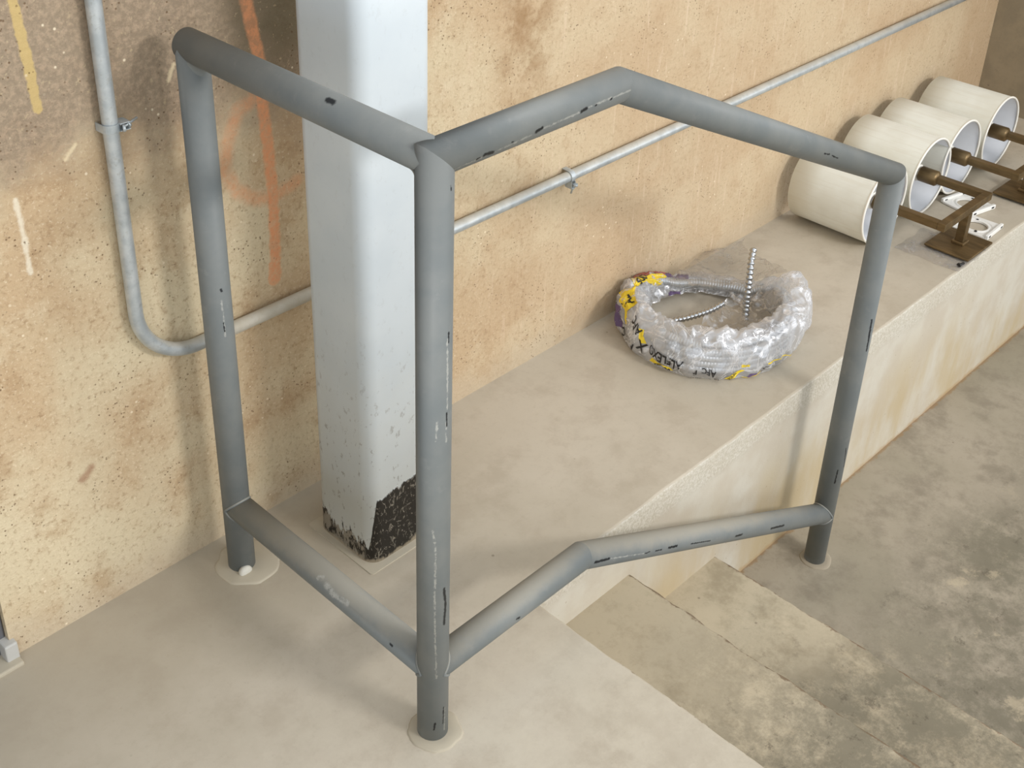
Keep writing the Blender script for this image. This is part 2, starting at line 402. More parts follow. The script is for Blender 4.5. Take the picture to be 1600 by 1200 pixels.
# ---- column: white gloss paint with a tar smear round its foot
def mat_column():
    m = Mat('column_paint', 0.3)
    m.b.inputs['Specular IOR Level'].default_value = 0.25
    X = m.xyz()
    x, y, z = X[0], X[1], X[2]
    n1 = m.noise(18, 5, 0.65)
    c = m.mix(m.step(m.noise(5, 4), 0.4, 0.65), lin(218, 226, 231), lin(211, 220, 226))
    # lower part: duller, rubbed, dusty
    lo = m.math('SUBTRACT', 1.0, m.step(m.math('ADD', z, m.math('MULTIPLY', m.math('SUBTRACT', n1, 0.5), 0.25)), 0.1, 0.62))
    c = m.mix(m.math('MULTIPLY', lo, 0.6), c, lin(214, 214, 206))
    scuff = m.math('MULTIPLY', m.step(m.noise(75, 4, 0.7, m.scaled(1, 1, 0.6)), 0.59, 0.66), m.math('MULTIPLY_ADD', lo, 0.55, 0.06))
    c = m.mix(scuff, c, lin(140, 134, 124))
    # tar: high on the front face, a low broken edge on the left one
    brush = m.noise(60, 4, 0.65, m.vec('MULTIPLY', m.co, (1, 1, 0.25)), 0.6)
    jag = m.math('MULTIPLY', m.math('SUBTRACT', brush, 0.5), 0.10)
    front = m.math('SUBTRACT', 1.0, m.step(y, -0.258, -0.248))
    top_f = m.math('MINIMUM', m.math('MULTIPLY_ADD', m.math('SUBTRACT', x, 0.181), 9.0, 0.040), m.math('MULTIPLY_ADD', m.math('SUBTRACT', x, 0.2), 0.16, 0.155))
    top_f = m.math('MAXIMUM', top_f, 0.035)
    top_l = m.math('MULTIPLY_ADD', m.math('ABSOLUTE', m.math('ADD', y, 0.18)), 0.28, 0.046)
    top = m.math('ADD', m.math('MULTIPLY', front, top_f), m.math('MULTIPLY', m.math('SUBTRACT', 1.0, front), top_l))
    top = m.math('ADD', top, m.math('MULTIPLY', jag, m.math('MULTIPLY_ADD', front, -1.15, 1.5)))
    tar = m.math('SUBTRACT', 1.0, m.step(m.math('SUBTRACT', z, top), -0.003, 0.003))
    fleck = m.step(m.noise(110, 3, 0.7, m.vec('MULTIPLY', m.co, (1, 1, 0.45)), 1.2), 0.575, 0.64)
    fl2 = m.step(m.noise(45, 4, 0.7, m.vec('ADD', m.co, (3, 2, 1)), 2.0), 0.60, 0.66)
    fl = m.math('MAXIMUM', m.math('MULTIPLY', fleck, 0.75), m.math('MULTIPLY', fl2, 0.6))
    side = m.math('MULTIPLY', m.math('SUBTRACT', 1.0, front), m.math('MULTIPLY', m.step(m.noise(70, 4, 0.7, m.vec('MULTIPLY', m.co, (1, 1, 0.5))), 0.44, 0.54), 0.9))
    fl = m.math('MAXIMUM', fl, side)
    tc = m.mix(fl, lin(52, 48, 42), lin(172, 164, 150))
    c = m.mix(tar, c, tc)
    foot = m.math('SUBTRACT', 1.0, m.step(m.math('ADD', z, m.math('MULTIPLY', jag, 0.3)), 0.004, 0.012))
    c = m.mix(m.math('MULTIPLY', foot, 0.8), c, lin(196, 182, 160))
    m.color(c)
    m.rough(m.math('MULTIPLY_ADD', m.math('MAXIMUM', tar, lo), 0.3, 0.42))
    m.bump(m.math('MULTIPLY', m.math('MULTIPLY', tar, brush), 1.0), 0.6, 0.006)
    return m.m


def mat_galv(name='galvanised_steel', tint=(196, 202, 204), dust=0.0):
    m = Mat(name, 0.42, 0.55)
    s = m.noise(30, 4, 0.6)
    c = m.mix(m.step(s, 0.35, 0.65), lin(*tint), lin(tint[0] - 22, tint[1] - 20, tint[2] - 18))
    blot = m.step(m.noise(90, 4, 0.7), 0.56, 0.7)
    c = m.mix(m.math('MULTIPLY', blot, 0.35), c, lin(150, 148, 140))
    if dust:
        nz = m.xyz(m.normal())[2]
        du = m.math('MULTIPLY', m.step(m.math('ADD', nz, m.math('MULTIPLY', m.math('SUBTRACT', m.noise(25, 5, 0.7), 0.5), 0.8)), 0.15, 0.85), dust)
        X = m.xyz()
        du = m.math('MAXIMUM', du, m.math('MULTIPLY', m.math('MULTIPLY', m.step(X[0], -0.03, 0.06), m.math('SUBTRACT', 1.0, m.step(X[0], 0.5, 0.6))), m.math('MULTIPLY_ADD', m.noise(30, 4, 0.7), 0.5, 0.4)))
        c = m.mix(du, c, lin(190, 176, 150))
        m.put(m.b.inputs['Metallic'], m.math('MULTIPLY_ADD', du, -0.5, 0.55))
        m.rough(m.math('MULTIPLY_ADD', du, 0.4, 0.42))
    m.color(c)
    return m.m


def mat_shade():
    m = Mat('shade_linen', 0.8)
    thread = m.noise(120, 3, 0.6, m.scaled(1, 0.05, 1))
    c = m.mix(m.step(m.noise(6, 4), 0.35, 0.65), lin(231, 231, 221), lin(221, 219, 206))
    c = m.mix(m.math('MULTIPLY', m.step(thread, 0.5, 0.65), 0.25), c, lin(211, 205, 187))
    m.color(c)
    m.b.inputs['Sheen Weight'].default_value = 0.1
    return m.m


def mat_brass():
    m = Mat('antique_brass', 0.42, 0.7)
    br = m.noise(40, 4, 0.6, m.scaled(1, 0.2, 1))
    c = m.mix(m.step(br, 0.35, 0.65), lin(132, 110, 76), lin(106, 88, 60))
    m.color(c)
    return m.m


def mat_film(name, lo, hi, tint=(236, 236, 238), scale=22.0, shade_w=0.5):
    m = Mat(name, 0.2)
    nt = m.nt
    out = nt.nodes['Material Output']
    tr = nt.nodes.new('ShaderNodeBsdfTransparent')
    tr.inputs[0].default_value = (0.97, 0.97, 0.97, 1)
    gl = nt.nodes.new('ShaderNodeBsdfGlossy')
    gl.inputs['Roughness'].default_value = 0.16
    gl.inputs['Color'].default_value = (0.9, 0.9, 0.92, 1)
    df = nt.nodes.new('ShaderNodeBsdfDiffuse')
    df.inputs[0].default_value = lin(*tint)
    tl = nt.nodes.new('ShaderNodeBsdfTranslucent')
    tl.inputs[0].default_value = lin(*tint)
    bump = nt.nodes.new('ShaderNodeBump')
    bump.inputs['Strength'].default_value = 0.55
    bump.inputs['Distance'].default_value = 0.006
    wr = m.noise(scale, 4, 0.6, None, 1.5)
    rid = m.math('ABSOLUTE', m.math('SUBTRACT', wr, 0.5))
    nt.links.new(rid, bump.inputs['Height'])
    nt.links.new(bump.outputs[0], gl.inputs['Normal'])
    nt.links.new(bump.outputs[0], df.inputs['Normal'])

    def mx(f, a, b):
        n = nt.nodes.new('ShaderNodeMixShader')
        m.put(n.inputs[0], f)
        nt.links.new(a, n.inputs[1]); nt.links.new(b, n.inputs[2])
        return n.outputs[0]
    white = mx(0.45, df.outputs[0], tl.outputs[0])
    body = mx(0.3, white, gl.outputs[0])
    crease = m.math('SUBTRACT', 1.0, m.step(rid, 0.0, 0.035))
    a = m.math('ADD', m.math('MULTIPLY', crease, hi - lo), m.math('MULTIPLY_ADD', m.step(m.noise(9, 4, 0.6), 0.35, 0.7), (hi - lo) * 0.5, lo), clamp=True)
    fin = mx(a, tr.outputs[0], body)
    nt.links.new(fin, out.inputs[0])
    return m.m


NX1, NX2, NX3 = 0.3455, 0.6844, 1.0357
R1, R2, RF = 0.1768, 0.3536, 0.4935
LEDGE_Y = -0.532
M = {}
M['wall'] = mat_wall()
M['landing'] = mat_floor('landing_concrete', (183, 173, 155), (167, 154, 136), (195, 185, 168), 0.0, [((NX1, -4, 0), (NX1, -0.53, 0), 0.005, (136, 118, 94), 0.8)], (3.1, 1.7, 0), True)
M['step'] = mat_floor('step_concrete', (179, 166, 142), (154, 141, 117), (192, 179, 154), 0.85,
                      [((NX2, -4, -R1), (NX2, -0.5, -R1), 0.010, (112, 92, 70), 0.85),
                       ((NX3, -4, -R2), (NX3, -0.5, -R2), 0.011, (116, 92, 70), 0.85)])
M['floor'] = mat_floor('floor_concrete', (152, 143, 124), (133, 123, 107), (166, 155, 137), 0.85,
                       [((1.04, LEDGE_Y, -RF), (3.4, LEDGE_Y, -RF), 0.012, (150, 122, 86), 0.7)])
M['face'] = mat_face()
M['endwall'] = mat_floor('end_wall_concrete', (150, 136, 112), (124, 114, 96), (160, 146, 122), 0.0)
M['galv'] = mat_galv()
M['conduit'] = mat_galv('conduit_steel', (200, 205, 206), 0.45)
M['column'] = mat_column()
M['shade'] = mat_shade()
M['rim'] = flat('shade_rim', (244, 240, 230), 0.6)
M['liner'] = flat('shade_liner', (206, 208, 212), 0.6)
M['brass'] = mat_brass()
M['plastic'] = flat('white_plastic', (240, 238, 232), 0.35)
M['black'] = flat('black_plastic', (34, 32, 30), 0.5)
M['grout'] = flat('grout', (182, 172, 152), 0.9)
M['grout_dark'] = flat('grout_dark', (160, 148, 128), 0.9)
M['plug'] = flat('drain_plug', (206, 202, 190), 0.8)
M['jamb'] = flat('jamb_steel', (188, 186, 180), 0.5)
M['door'] = flat('door_steel', (98, 98, 102), 0.5)
M['flex'] = mat_galv('flexible_metal', (214, 216, 218))
M['flex_end'] = Mat('bright_flexible_metal', 0.22, 1.0)
M['flex_end'].color(lin(188, 190, 192))
M['flex_end'] = M['flex_end'].m
M['film'] = mat_film('bag_film', 0.36, 0.95, (244, 244, 246), 11.0)
M['film_thin'] = mat_film('bag_film_thin', 0.20, 0.55, (206, 204, 204), 8)
M['film_slack'] = mat_film('bag_film_slack', 0.30, 0.75, (206, 200, 192), 9.0)
M['film_mouth'] = mat_film('bag_film_mouth', 0.26, 0.6, (168, 164, 160), 7.0)
M['ink'] = flat('print_black', (36, 34, 34), 0.5)
M['yellow'] = flat('print_yellow', (236, 206, 50), 0.45)
M['purple'] = flat('print_purple', (104, 84, 122), 0.5)
M['red'] = flat('print_red', (150, 82, 66), 0.5)


# ------------------------------------------------------------------ object helpers
def link(name, bm, mats, parent=None, smooth=False):
    me = bpy.data.meshes.new(name)
    bmesh.ops.recalc_face_normals(bm, faces=bm.faces[:]) if len(bm.faces) else None
    bm.to_mesh(me)
    bm.free()
    for q in (mats if isinstance(mats, (list, tuple)) else [mats]):
        me.materials.append(q)
    if smooth:
        for p in me.polygons:
            p.use_smooth = True
    o = bpy.data.objects.new(name, me)
    COL.objects.link(o)
    if parent:
        o.parent = parent
        o.matrix_parent_inverse = parent.matrix_basis.inverted()
    return o


def tag(o, label=None, cat=None, group=None, kind=None):
    for k, v in (('label', label), ('category', cat), ('group', group), ('kind', kind)):
        if v:
            o[k] = v
    return o


def thing(name, loc, label, cat, group=None, rz=0.0):
    o = bpy.data.objects.new(name, None)
    o.empty_display_size = 0.05
    COL.objects.link(o)
    o.location = loc
    o.rotation_euler = (0, 0, rz)
    bpy.context.view_layer.update()
    return tag(o, label, cat, group)


def box(bm, x0, x1, y0, y1, z0, z1, mi=0, bev=0.0, seg=2):
    vs_ = [bm.verts.new((x, y, z)) for x in (x0, x1) for y in (y0, y1) for z in (z0, z1)]
    idx = ((0, 1, 3, 2), (4, 6, 7, 5), (0, 4, 5, 1), (2, 3, 7, 6), (0, 2, 6, 4), (1, 5, 7, 3))
    fs = []
    for q in idx:
        f = bm.faces.new([vs_[i] for i in q])
        f.material_index = mi
        fs.append(f)
    if bev:
        es = list({e for f in fs for e in f.edges})
        bmesh.ops.bevel(bm, geom=es, offset=bev, segments=seg, affect='EDGES', profile=0.5)
    return fs


def obox(bm, origin, ax, ay, az, hx, hy, z0, z1, bev=0.0):
    """box in a local frame (ax, ay, az unit vectors)"""
    b2 = bmesh.new()
    box(b2, -hx, hx, -hy, hy, z0, z1, 0, bev)
    mtx = Matrix((ax, ay, az)).transposed().to_4x4()
    mtx.translation = origin
    bmesh.ops.transform(b2, matrix=mtx, verts=b2.verts)
    merge(bm, b2)


def merge(bm, b2):
    me = bpy.data.meshes.new('tmp')
    b2.to_mesh(me)
    b2.free()
    bm.from_mesh(me)
    bpy.data.meshes.remove(me)


def frame(t):
    t = t.normalized()
    a = V((0, 0, 1)) if abs(t.z) < 0.9 else V((1, 0, 0))
    n = t.cross(a).normalized()
    return n, t.cross(n).normalized()


def pipe_seg(P, Q, nP, nQ, R, n=48, rings=1, cap=True):
    """straight tube from P to Q whose ends are cut by the mitre planes nP, nQ"""
    bm = bmesh.new()
    P, Q, nP, nQ = V(P), V(Q), V(nP), V(nQ)
    a = (Q - P).normalized()
    e1, e2 = frame(a)
    L = (Q - P).length
    loops = []
    for k in range(rings + 1):
        lp = []
        for i in range(n):
            o = e1 * math.cos(2 * PI * i / n) * R + e2 * math.sin(2 * PI * i / n) * R
            tp = -(o.dot(nP)) / a.dot(nP)
            tq = L - (o.dot(nQ)) / a.dot(nQ)
            lp.append(bm.verts.new(P + o + a * (tp + (tq - tp) * k / rings)))
        loops.append(lp)
    for k in range(rings):
        for i in range(n):
            f = bm.faces.new((loops[k][i], loops[k][(i + 1) % n], loops[k + 1][(i + 1) % n], loops[k + 1][i]))
            f.smooth = True
    if cap:
        bm.faces.new(loops[0][::-1])
        bm.faces.new(loops[-1])
    return bm


def tube(pts, R, n=12, closed=False, bm=None, caps=True, radii=None):
    bm = bm or bmesh.new()
    pts = [V(p) for p in pts]
    N = len(pts)
    loops = []
    prev = None
    for k in range(N):
        t = (pts[(k + 1) % N] - pts[k - 1]) if closed else (pts[min(k + 1, N - 1)] - pts[max(k - 1, 0)])
        t = t.normalized()
        if prev is None:
            e1, e2 = frame(t)
        else:
            e1 = (prev - t * prev.dot(t)).normalized()
            e2 = t.cross(e1)
        prev = e1
        r = radii[k] if radii else R
        loops.append([bm.verts.new(pts[k] + (e1 * math.cos(2 * PI * i / n) + e2 * math.sin(2 * PI * i / n)) * r) for i in range(n)])
    for k in range(N if closed else N - 1):
        a, b = loops[k], loops[(k + 1) % N]
        for i in range(n):
            f = bm.faces.new((a[i], a[(i + 1) % n], b[(i + 1) % n], b[i]))
            f.smooth = True
    if caps and not closed:
        bm.faces.new(loops[0][::-1])
        bm.faces.new(loops[-1])
    return bm


def disc_stack(bm, c, prof, n=40, axis='Z', sx=1.0, sy=1.0, jitter=0.0):
    """lathe: prof is [(radius, height)]"""
    loops = []
    for r, h in prof:
        lp = []
        for i in range(n):
            a = 2 * PI * i / n
            rr = r * (1 + jitter * (mn.noise(V((math.cos(a) * 2 + c[0] * 9, math.sin(a) * 2, c[1] * 7))) + 0.4 * mn.noise(V((math.cos(a) * 7, math.sin(a) * 7, c[0])))))
            q = (rr * math.cos(a) * sx, rr * math.sin(a) * sy, h)
            if axis == 'Y':
                q = (q[0], q[2], q[1])
            if axis == 'X':
                q = (q[2], q[0], q[1])
            lp.append(bm.verts.new((c[0] + q[0], c[1] + q[1], c[2] + q[2])))
        loops.append(lp)
    for a, b in zip(loops, loops[1:]):
        for i in range(n):
            f = bm.faces.new((a[i], a[(i + 1) % n], b[(i + 1) % n], b[i]))
            f.smooth = True
    return loops


def lathe(c, prof, n=40, axis='Z', caps=True, **k):
    bm = bmesh.new()
    lp = disc_stack(bm, c, prof, n, axis, **k)
    if caps:
        bm.faces.new(lp[0][::-1])
        bm.faces.new(lp[-1])
    return bm


# ------------------------------------------------------------------ structure
def struct(name, bm, mats, label):
    return tag(link(name, bm, mats), label, None, None, 'structure')


END_X = 3.33
bm = bmesh.new()
box(bm, -0.433, END_X + 0.2, 0.0, 0.25, -0.6, 2.8)
box(bm, -4.0, -1.5, 0.0, 0.25, -0.6, 2.8)
box(bm, -1.5, -0.433, 0.0, 0.25, 2.15, 2.8)
struct('wall_back', bm, M['wall'], 'rough tan concrete wall with orange spray paint marks')
bm = bmesh.new()
box(bm, END_X, END_X + 0.25, -1.1, 0.0, -0.6, 2.8)
struct('wall_right', bm, M['endwall'], 'grey concrete wall end beyond the last lampshade')


def wavy_edge_slab(bm, x0, x1, y_edge, z0, amp):
    """ledge: top + front face along x with a worn, slightly uneven nose"""
    n = 160
    rows = []
    for i in range(n + 1):
        x = x0 + (x1 - x0) * i / n
        j = amp * (mn.noise(V((x * 5, 1.3, 0))) + 0.6 * mn.noise(V((x * 17, 4.3, 0))))
        k = amp * 0.5 * mn.noise(V((x * 31, 7.7, 0)))
        row = [V((x, 0.05, 0)), V((x, y_edge + 0.018, 0)), V((x, y_edge + 0.006 + j * 0.6, 0.0)), V((x, y_edge + 0.001 + j * 0.6, -0.002 + k)),
               V((x, y_edge - 0.0 + j * 0.4, -0.008 + k)), V((x, y_edge, -0.03)), V((x, y_edge, -0.10)), V((x, y_edge, z0))]
        rows.append([bm.verts.new(q) for q in row])
    for a, b in zip(rows, rows[1:]):
        for q in range(7):
            f = bm.faces.new((a[q], a[q + 1], b[q + 1], b[q]))
            f.material_index = 0 if q < 3 else 1
            f.smooth = q in (2, 3, 4)
    return rows


bm = bmesh.new()
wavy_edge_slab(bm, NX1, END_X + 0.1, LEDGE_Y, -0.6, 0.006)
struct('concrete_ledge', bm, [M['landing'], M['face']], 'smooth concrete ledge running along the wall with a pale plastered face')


def worn_block(x0, x1, y0, y1, ztop, zbot, mat, name, label, amp=0.004, flush=9.0):
    """slab with an uneven worn nose along its x1 edge"""
    bm = bmesh.new()
    n = 220
    rows = []
    for i in range(n + 1):
        y = y1 + (y0 - y1) * (i / n) ** 1.5
        j = amp * (mn.noise(V((x1 * 7, y * 6, 2))) + 0.6 * mn.noise(V((x1 * 3, y * 21, 5))) + 0.35 * mn.noise(V((x1, y * 60, 5))))
        w_ = 1.0 if y < flush else 0.0
        j *= w_
        row = [(x0, y, ztop), (x1 - 0.03, y, ztop), (x1 - 0.008 * w_ + j * 0.5, y, ztop), (x1 - 0.002 * w_ + j, y, ztop - 0.003 * w_), (x1 + j, y, ztop - 0.010), (x1, y, ztop - 0.04), (x1, y, zbot)]
        rows.append([bm.verts.new(q) for q in row])
    for a, b in zip(rows, rows[1:]):
        for q in range(6):
            f = bm.faces.new((a[q], b[q], b[q + 1], a[q + 1]))
            f.smooth = q in (2, 3)
    return struct(name, bm, mat, label)


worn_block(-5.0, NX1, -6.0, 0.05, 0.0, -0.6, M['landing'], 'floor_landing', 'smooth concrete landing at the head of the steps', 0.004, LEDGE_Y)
worn_block(NX1 - 0.05, NX2, -6.0, LEDGE_Y + 0.01, -R1, -0.6, M['step'], 'concrete_step', 'upper concrete step below the landing', 0.007)
worn_block(NX2 - 0.05, NX3, -6.0, LEDGE_Y + 0.01, -R2, -0.6, M['step'], 'concrete_step.001', 'lower concrete step above the stained floor', 0.007)
bm = bmesh.new()
f = bm.faces.new([bm.verts.new(q) for q in ((NX3 - 0.05, -7, -RF), (9, -7, -RF), (9, LEDGE_Y + 0.01, -RF), (NX3 - 0.05, LEDGE_Y + 0.01, -RF))])
struct('floor', bm, M['floor'], 'stained concrete floor at the foot of the steps')

# door opening at the far left
bm = bmesh.new()
box(bm, -0.470, -0.4335, 0.012, 0.10, 0.0, 2.15, 0, 0.003)
box(bm, -1.5, -0.47, 0.012, 0.10, 2.10, 2.15, 0, 0.003)
box(bm, -1.5, -1.47, 0.012, 0.10, 0.0, 2.10, 0, 0.003)
struct('trim_1', bm, M['door'], 'dark grey steel door frame at the left end of the wall')
bm = bmesh.new()
box(bm, -0.448, -0.424, -0.014, 0.02, 0.0, 0.042, 0, 0.003)
struct('trim_2', bm, M['jamb'], 'small light grey block at the foot of the door frame')
bm = bmesh.new()
box(bm, -1.47, -0.425, -0.03, 0.2, -0.02, 0.007, 0, 0.003)
struct('trim_3', bm, M['grout'], 'pale concrete sill under the door frame')
bm = bmesh.new()
box(bm, -1.468, -0.472, 0.03, 0.075, 0.016, 2.098, 0, 0.002)
dr = struct('door_1', bm, M['door'], 'dark grey steel door')
bm = lathe((-1.38, 0.0, 1.0), [(0.012, 0.03), (0.012, -0.02), (0.028, -0.03), (0.03, -0.045), (0.02, -0.06)], 20, 'Y')
link('door_knob', bm, M['galv'], dr)

# ------------------------------------------------------------------ railing
RR = 0.0262
HT = 1.07
pA, pB, pC = V((0, -0.0902, 0)), V((0, -0.6367, 0)), V((1.3432, -0.6367, 0))
tA, tB = pA + V((0, 0, HT)), pB + V((0, 0, HT))
tM = V((0.3677, -0.6367, HT))
tC = pC + V((0, 0, 0.6028))
LOWZ = 0.1512
lA, lB, lM = pA + V((0, 0, LOWZ)), pB + V((0, 0, LOWZ)), V((0.37, -0.6367, LOWZ))
lC = pC + V((0, 0, -0.3423))
rail = thing('guard_railing', pB, 'grey painted steel pipe railing with three posts at the head of the steps', 'railing')
Z1 = V((0, 0, 1))
dY = V((0, -1, 0))
dX = V((1, 0, 0))
dS = (tC - tM).normalized()
dL = (lC - lM).normalized()
MP = {k: mat_pipe(k, dk) for k, dk in (('A', 0.06), ('B', 0.06), ('C', 0.06), ('AB', 0.12), ('BM', 0.15), ('MC', 0.15), ('ab', 0.75), ('bm', 0.7), ('mc', 0.85))}
link('post', pipe_seg(pA - Z1 * 0.02, tA, Z1, Z1, RR), MP['A'], rail)
link('post', pipe_seg(pB - Z1 * 0.02, tB, Z1, Z1 + dX, RR), MP['B'], rail)
link('post', pipe_seg(pC - Z1 * (RF + 0.02), tC, Z1, dS - Z1, RR), MP['C'], rail)
link('top_rail', pipe_seg(tA - dY * RR * 0.55, tB, dY, dY, RR), MP['AB'], rail)
link('top_rail', pipe_seg(tB, tM, Z1 + dX, dX + dS, RR), MP['BM'], rail)
link('sloping_top_rail', pipe_seg(tM, tC, dX + dS, dS - Z1, RR), MP['MC'], rail)
link('bottom_rail', pipe_seg(lA, lB, dY, dY, RR * 0.98), MP['ab'], rail)
link('bottom_rail', pipe_seg(lB, lM, dX, dX + dL, RR * 0.98), MP['bm'], rail)
link('sloping_bottom_rail', pipe_seg(lM, lC, dX + dL, dL, RR * 0.98), MP['mc'], rail)


def saddle(c, axis, R, n=40, r=0.0026):
    """weld bead where a pipe along axis meets a vertical post"""
    h = V((axis.x, axis.y, 0)).normalized()
    side = Z1.cross(h)
    up = side.cross(axis).normalized()
    if up.z < 0:
        up = -up
    pts = []
    for i in range(n):
        t = 2 * PI * i / n
        off = side * math.cos(t) * R + up * math.sin(t) * R
        s = (R * abs(math.sin(t)) - off.dot(h)) / axis.dot(h) if abs(axis.z) > 1e-4 else R * abs(math.sin(t))
        pts.append(c + off + axis * (s + 0.0005))
    return tube(pts, r, 8, True)


for c, ax, k in ((lA, dY, 'ab'), (lB, -dY, 'ab'), (lB, dX, 'bm'), (lC, -dL, 'mc')):
    link('weld', saddle(c, ax, RR * 0.985), MP[k], rail)


def web(c, ax, k):
    """small weld fillet under a top rail where it meets its post"""
    b = bmesh.new()
    R = RR
    nseg, nw = 8, 14
    grid = []
    h = ax
    s = Z1.cross(h)
    rf = 0.016
    for i in range(nw + 1):
        a = -0.95 + 1.9 * i / nw
        row = []
        o = R * math.sin(a)
        dd = R * math.cos(a)
        rr = rf * max(0.05, math.cos(a * 1.35))
        for j in range(nseg + 1):
            t = PI / 2 * j / nseg
            q = h * (dd + rr - rr * math.sin(t)) - Z1 * (dd + rr - rr * math.cos(t))
            row.append(b.verts.new(c + s * o + q))
        grid.append(row)
    for p, q in zip(grid, grid[1:]):
        for j in range(nseg):
            f_ = b.faces.new((p[j], p[j + 1], q[j + 1], q[j]))
            f_.smooth = True
    return link('weld', b, MP[k], rail)


web(tB, -dY, 'AB')
web(tA, dY, 'AB')

# grout collars and drain plug
for p, zz, r in ((pA, 0.0, 0.062), (pB, 0.0, 0.046), (pC, -RF, 0.040)):
    bm = lathe((p.x + (0.012 if p is pA else 0.002), p.y - (0.006 if p is pA else 0.004), zz), [(r, -0.004), (r, 0.0012), (r * 0.93, 0.003), (RR * 1.08, 0.0035), (RR * 0.8, 0.003)], 44, jitter=0.10)
    o = link('grout_collar', bm, M['grout_dark' if p is pC else 'grout'], rail)
    o['label'] = 'pale patch of grout round the post foot'
bm = lathe((-0.010, pA.y - RR + 0.005, 0.004), [(0.0135, 0.0), (0.0135, -0.008), (0.011, -0.0105), (0.005, -0.012)], 28, 'Y')
o = link('drain_plug', bm, M['plug'], rail)
o['label'] = 'round pale plug in the post foot'

# ------------------------------------------------------------------ column
CX0, CX1, CY0, CY1 = 0.176, 0.341, -0.276, -0.106
colm = thing('square_column', ((CX0 + CX1) / 2, (CY0 + CY1) / 2, 0), 'white painted square steel column with black tar smeared round its foot', 'column')
bm = bmesh.new()


def rrect(x0, x1, y0, y1, r, n=10):
    pts = []
    for cx, cy, a0 in ((x1 - r, y1 - r, 0), (x0 + r, y1 - r, PI / 2), (x0 + r, y0 + r, PI), (x1 - r, y0 + r, 1.5 * PI)):
        for i in range(n + 1):
            a = a0 + PI / 2 * i / n
            pts.append((cx + r * math.cos(a), cy + r * math.sin(a)))
    return pts


pr = rrect(CX0, CX1, CY0, CY1, 0.03)
lo = [bm.verts.new((x, y, -0.01)) for x, y in pr]
hi = [bm.verts.new((x, y, 2.8)) for x, y in pr]
for i in range(len(pr)):
    f = bm.faces.new((lo[i], lo[(i + 1) % len(pr)], hi[(i + 1) % len(pr)], hi[i]))
    f.smooth = True
bm.faces.new(hi)
bm.faces.new(lo[::-1])
link('shaft', bm, M['column'], colm)
bm = bmesh.new()
pr = rrect(CX0 - 0.014, CX1 + 0.014, CY0 - 0.016, CY1 + 0.014, 0.006, 4)
l0 = [bm.verts.new((x, y, -0.003)) for x, y in pr]
l1 = [bm.verts.new((x, y, 0.0022)) for x, y in pr]
for i in range(len(pr)):
    bm.faces.new((l0[i], l0[(i + 1) % len(pr)], l1[(i + 1) % len(pr)], l1[i]))
bm.faces.new(l1)
link('grout_bed', bm, M['grout'], colm)

# ------------------------------------------------------------------ conduit on the wall
CR = 0.0128
cond = thing('electrical_conduit', (-0.116, -0.02, 0.6), 'galvanised conduit that drops down the wall and bends to run behind the column', 'conduit')
pts = [(-0.1155, -0.018, z) for z in (2.8, 2.0, 1.4, 1.0, 0.8, 0.7)]
zc = 0.484
rb = 0.115
ctr = (-0.1155 + rb, zc + rb)
for i in range(0, 17):
    a = PI + PI / 2 * i / 16
    pts.append((ctr[0] + rb * math.cos(a), -0.018, ctr[1] + rb * math.sin(a)))
pts += [(x, -0.018, zc - 0.001) for x in (0.1, 0.3, 0.6, 1.0, 1.6, 2.3, 3.32)]
link('pipe', tube(pts, CR, 24), M['conduit'], cond)


def strap(c, along, across):
    """one-hole conduit hanger: band round the pipe, ears, bolt"""
    s = bmesh.new()
    yv = V((0, -1, 0))
    pth = []
    R = CR + 0.0016
    n = 18
    for i in range(n + 1):
        a = PI * 0.02 + (PI * 1.46) * i / n
        pth.append(c - across * math.cos(a) * R + yv * math.sin(a) * R)
    pth = [c - across * (R + 0.001) - yv * 0.017] + pth
    pth.append(c + across * (R + 0.012) + yv * -0.004)
    prev = None
    for p, q in zip(pth, pth[1:]):
        pass
    w2 = 0.007
    rows = []
    for k, p in enumerate(pth):
        t = (pth[min(k + 1, len(pth) - 1)] - pth[max(k - 1, 0)]).normalized()
        nrm = t.cross(along).normalized() * 0.0008
        rows.append([s.verts.new(p + along * w2 + nrm), s.verts.new(p - along * w2 + nrm), s.verts.new(p - along * w2 - nrm), s.verts.new(p + along * w2 - nrm)])
    for a, b in zip(rows, rows[1:]):
        for i in range(4):
            s.faces.new((a[i], a[(i + 1) % 4], b[(i + 1) % 4], b[i]))
    s.faces.new(rows[0]); s.faces.new(rows[-1][::-1])
    # ears the bolt passes through
    for k in (-1, 1):
        e = c + across * (R + 0.004) + yv * (0.006) + along * 0.006 * k
        obox(s, e, across, yv, along, 0.009, 0.009, -0.0008, 0.0008, 0.0005)
    st = link('strap', s, M['galv'], cond)
    b = bmesh.new()
    bc = c + across * (R + 0.005) + yv * 0.008
    m4 = Matrix((across, yv, along)).transposed().to_4x4()
    return st, bc


across = V((1, 0, 0))
st, bc = strap(V((-0.1155, -0.018, 0.945)), V((0, 0, 1)), across)
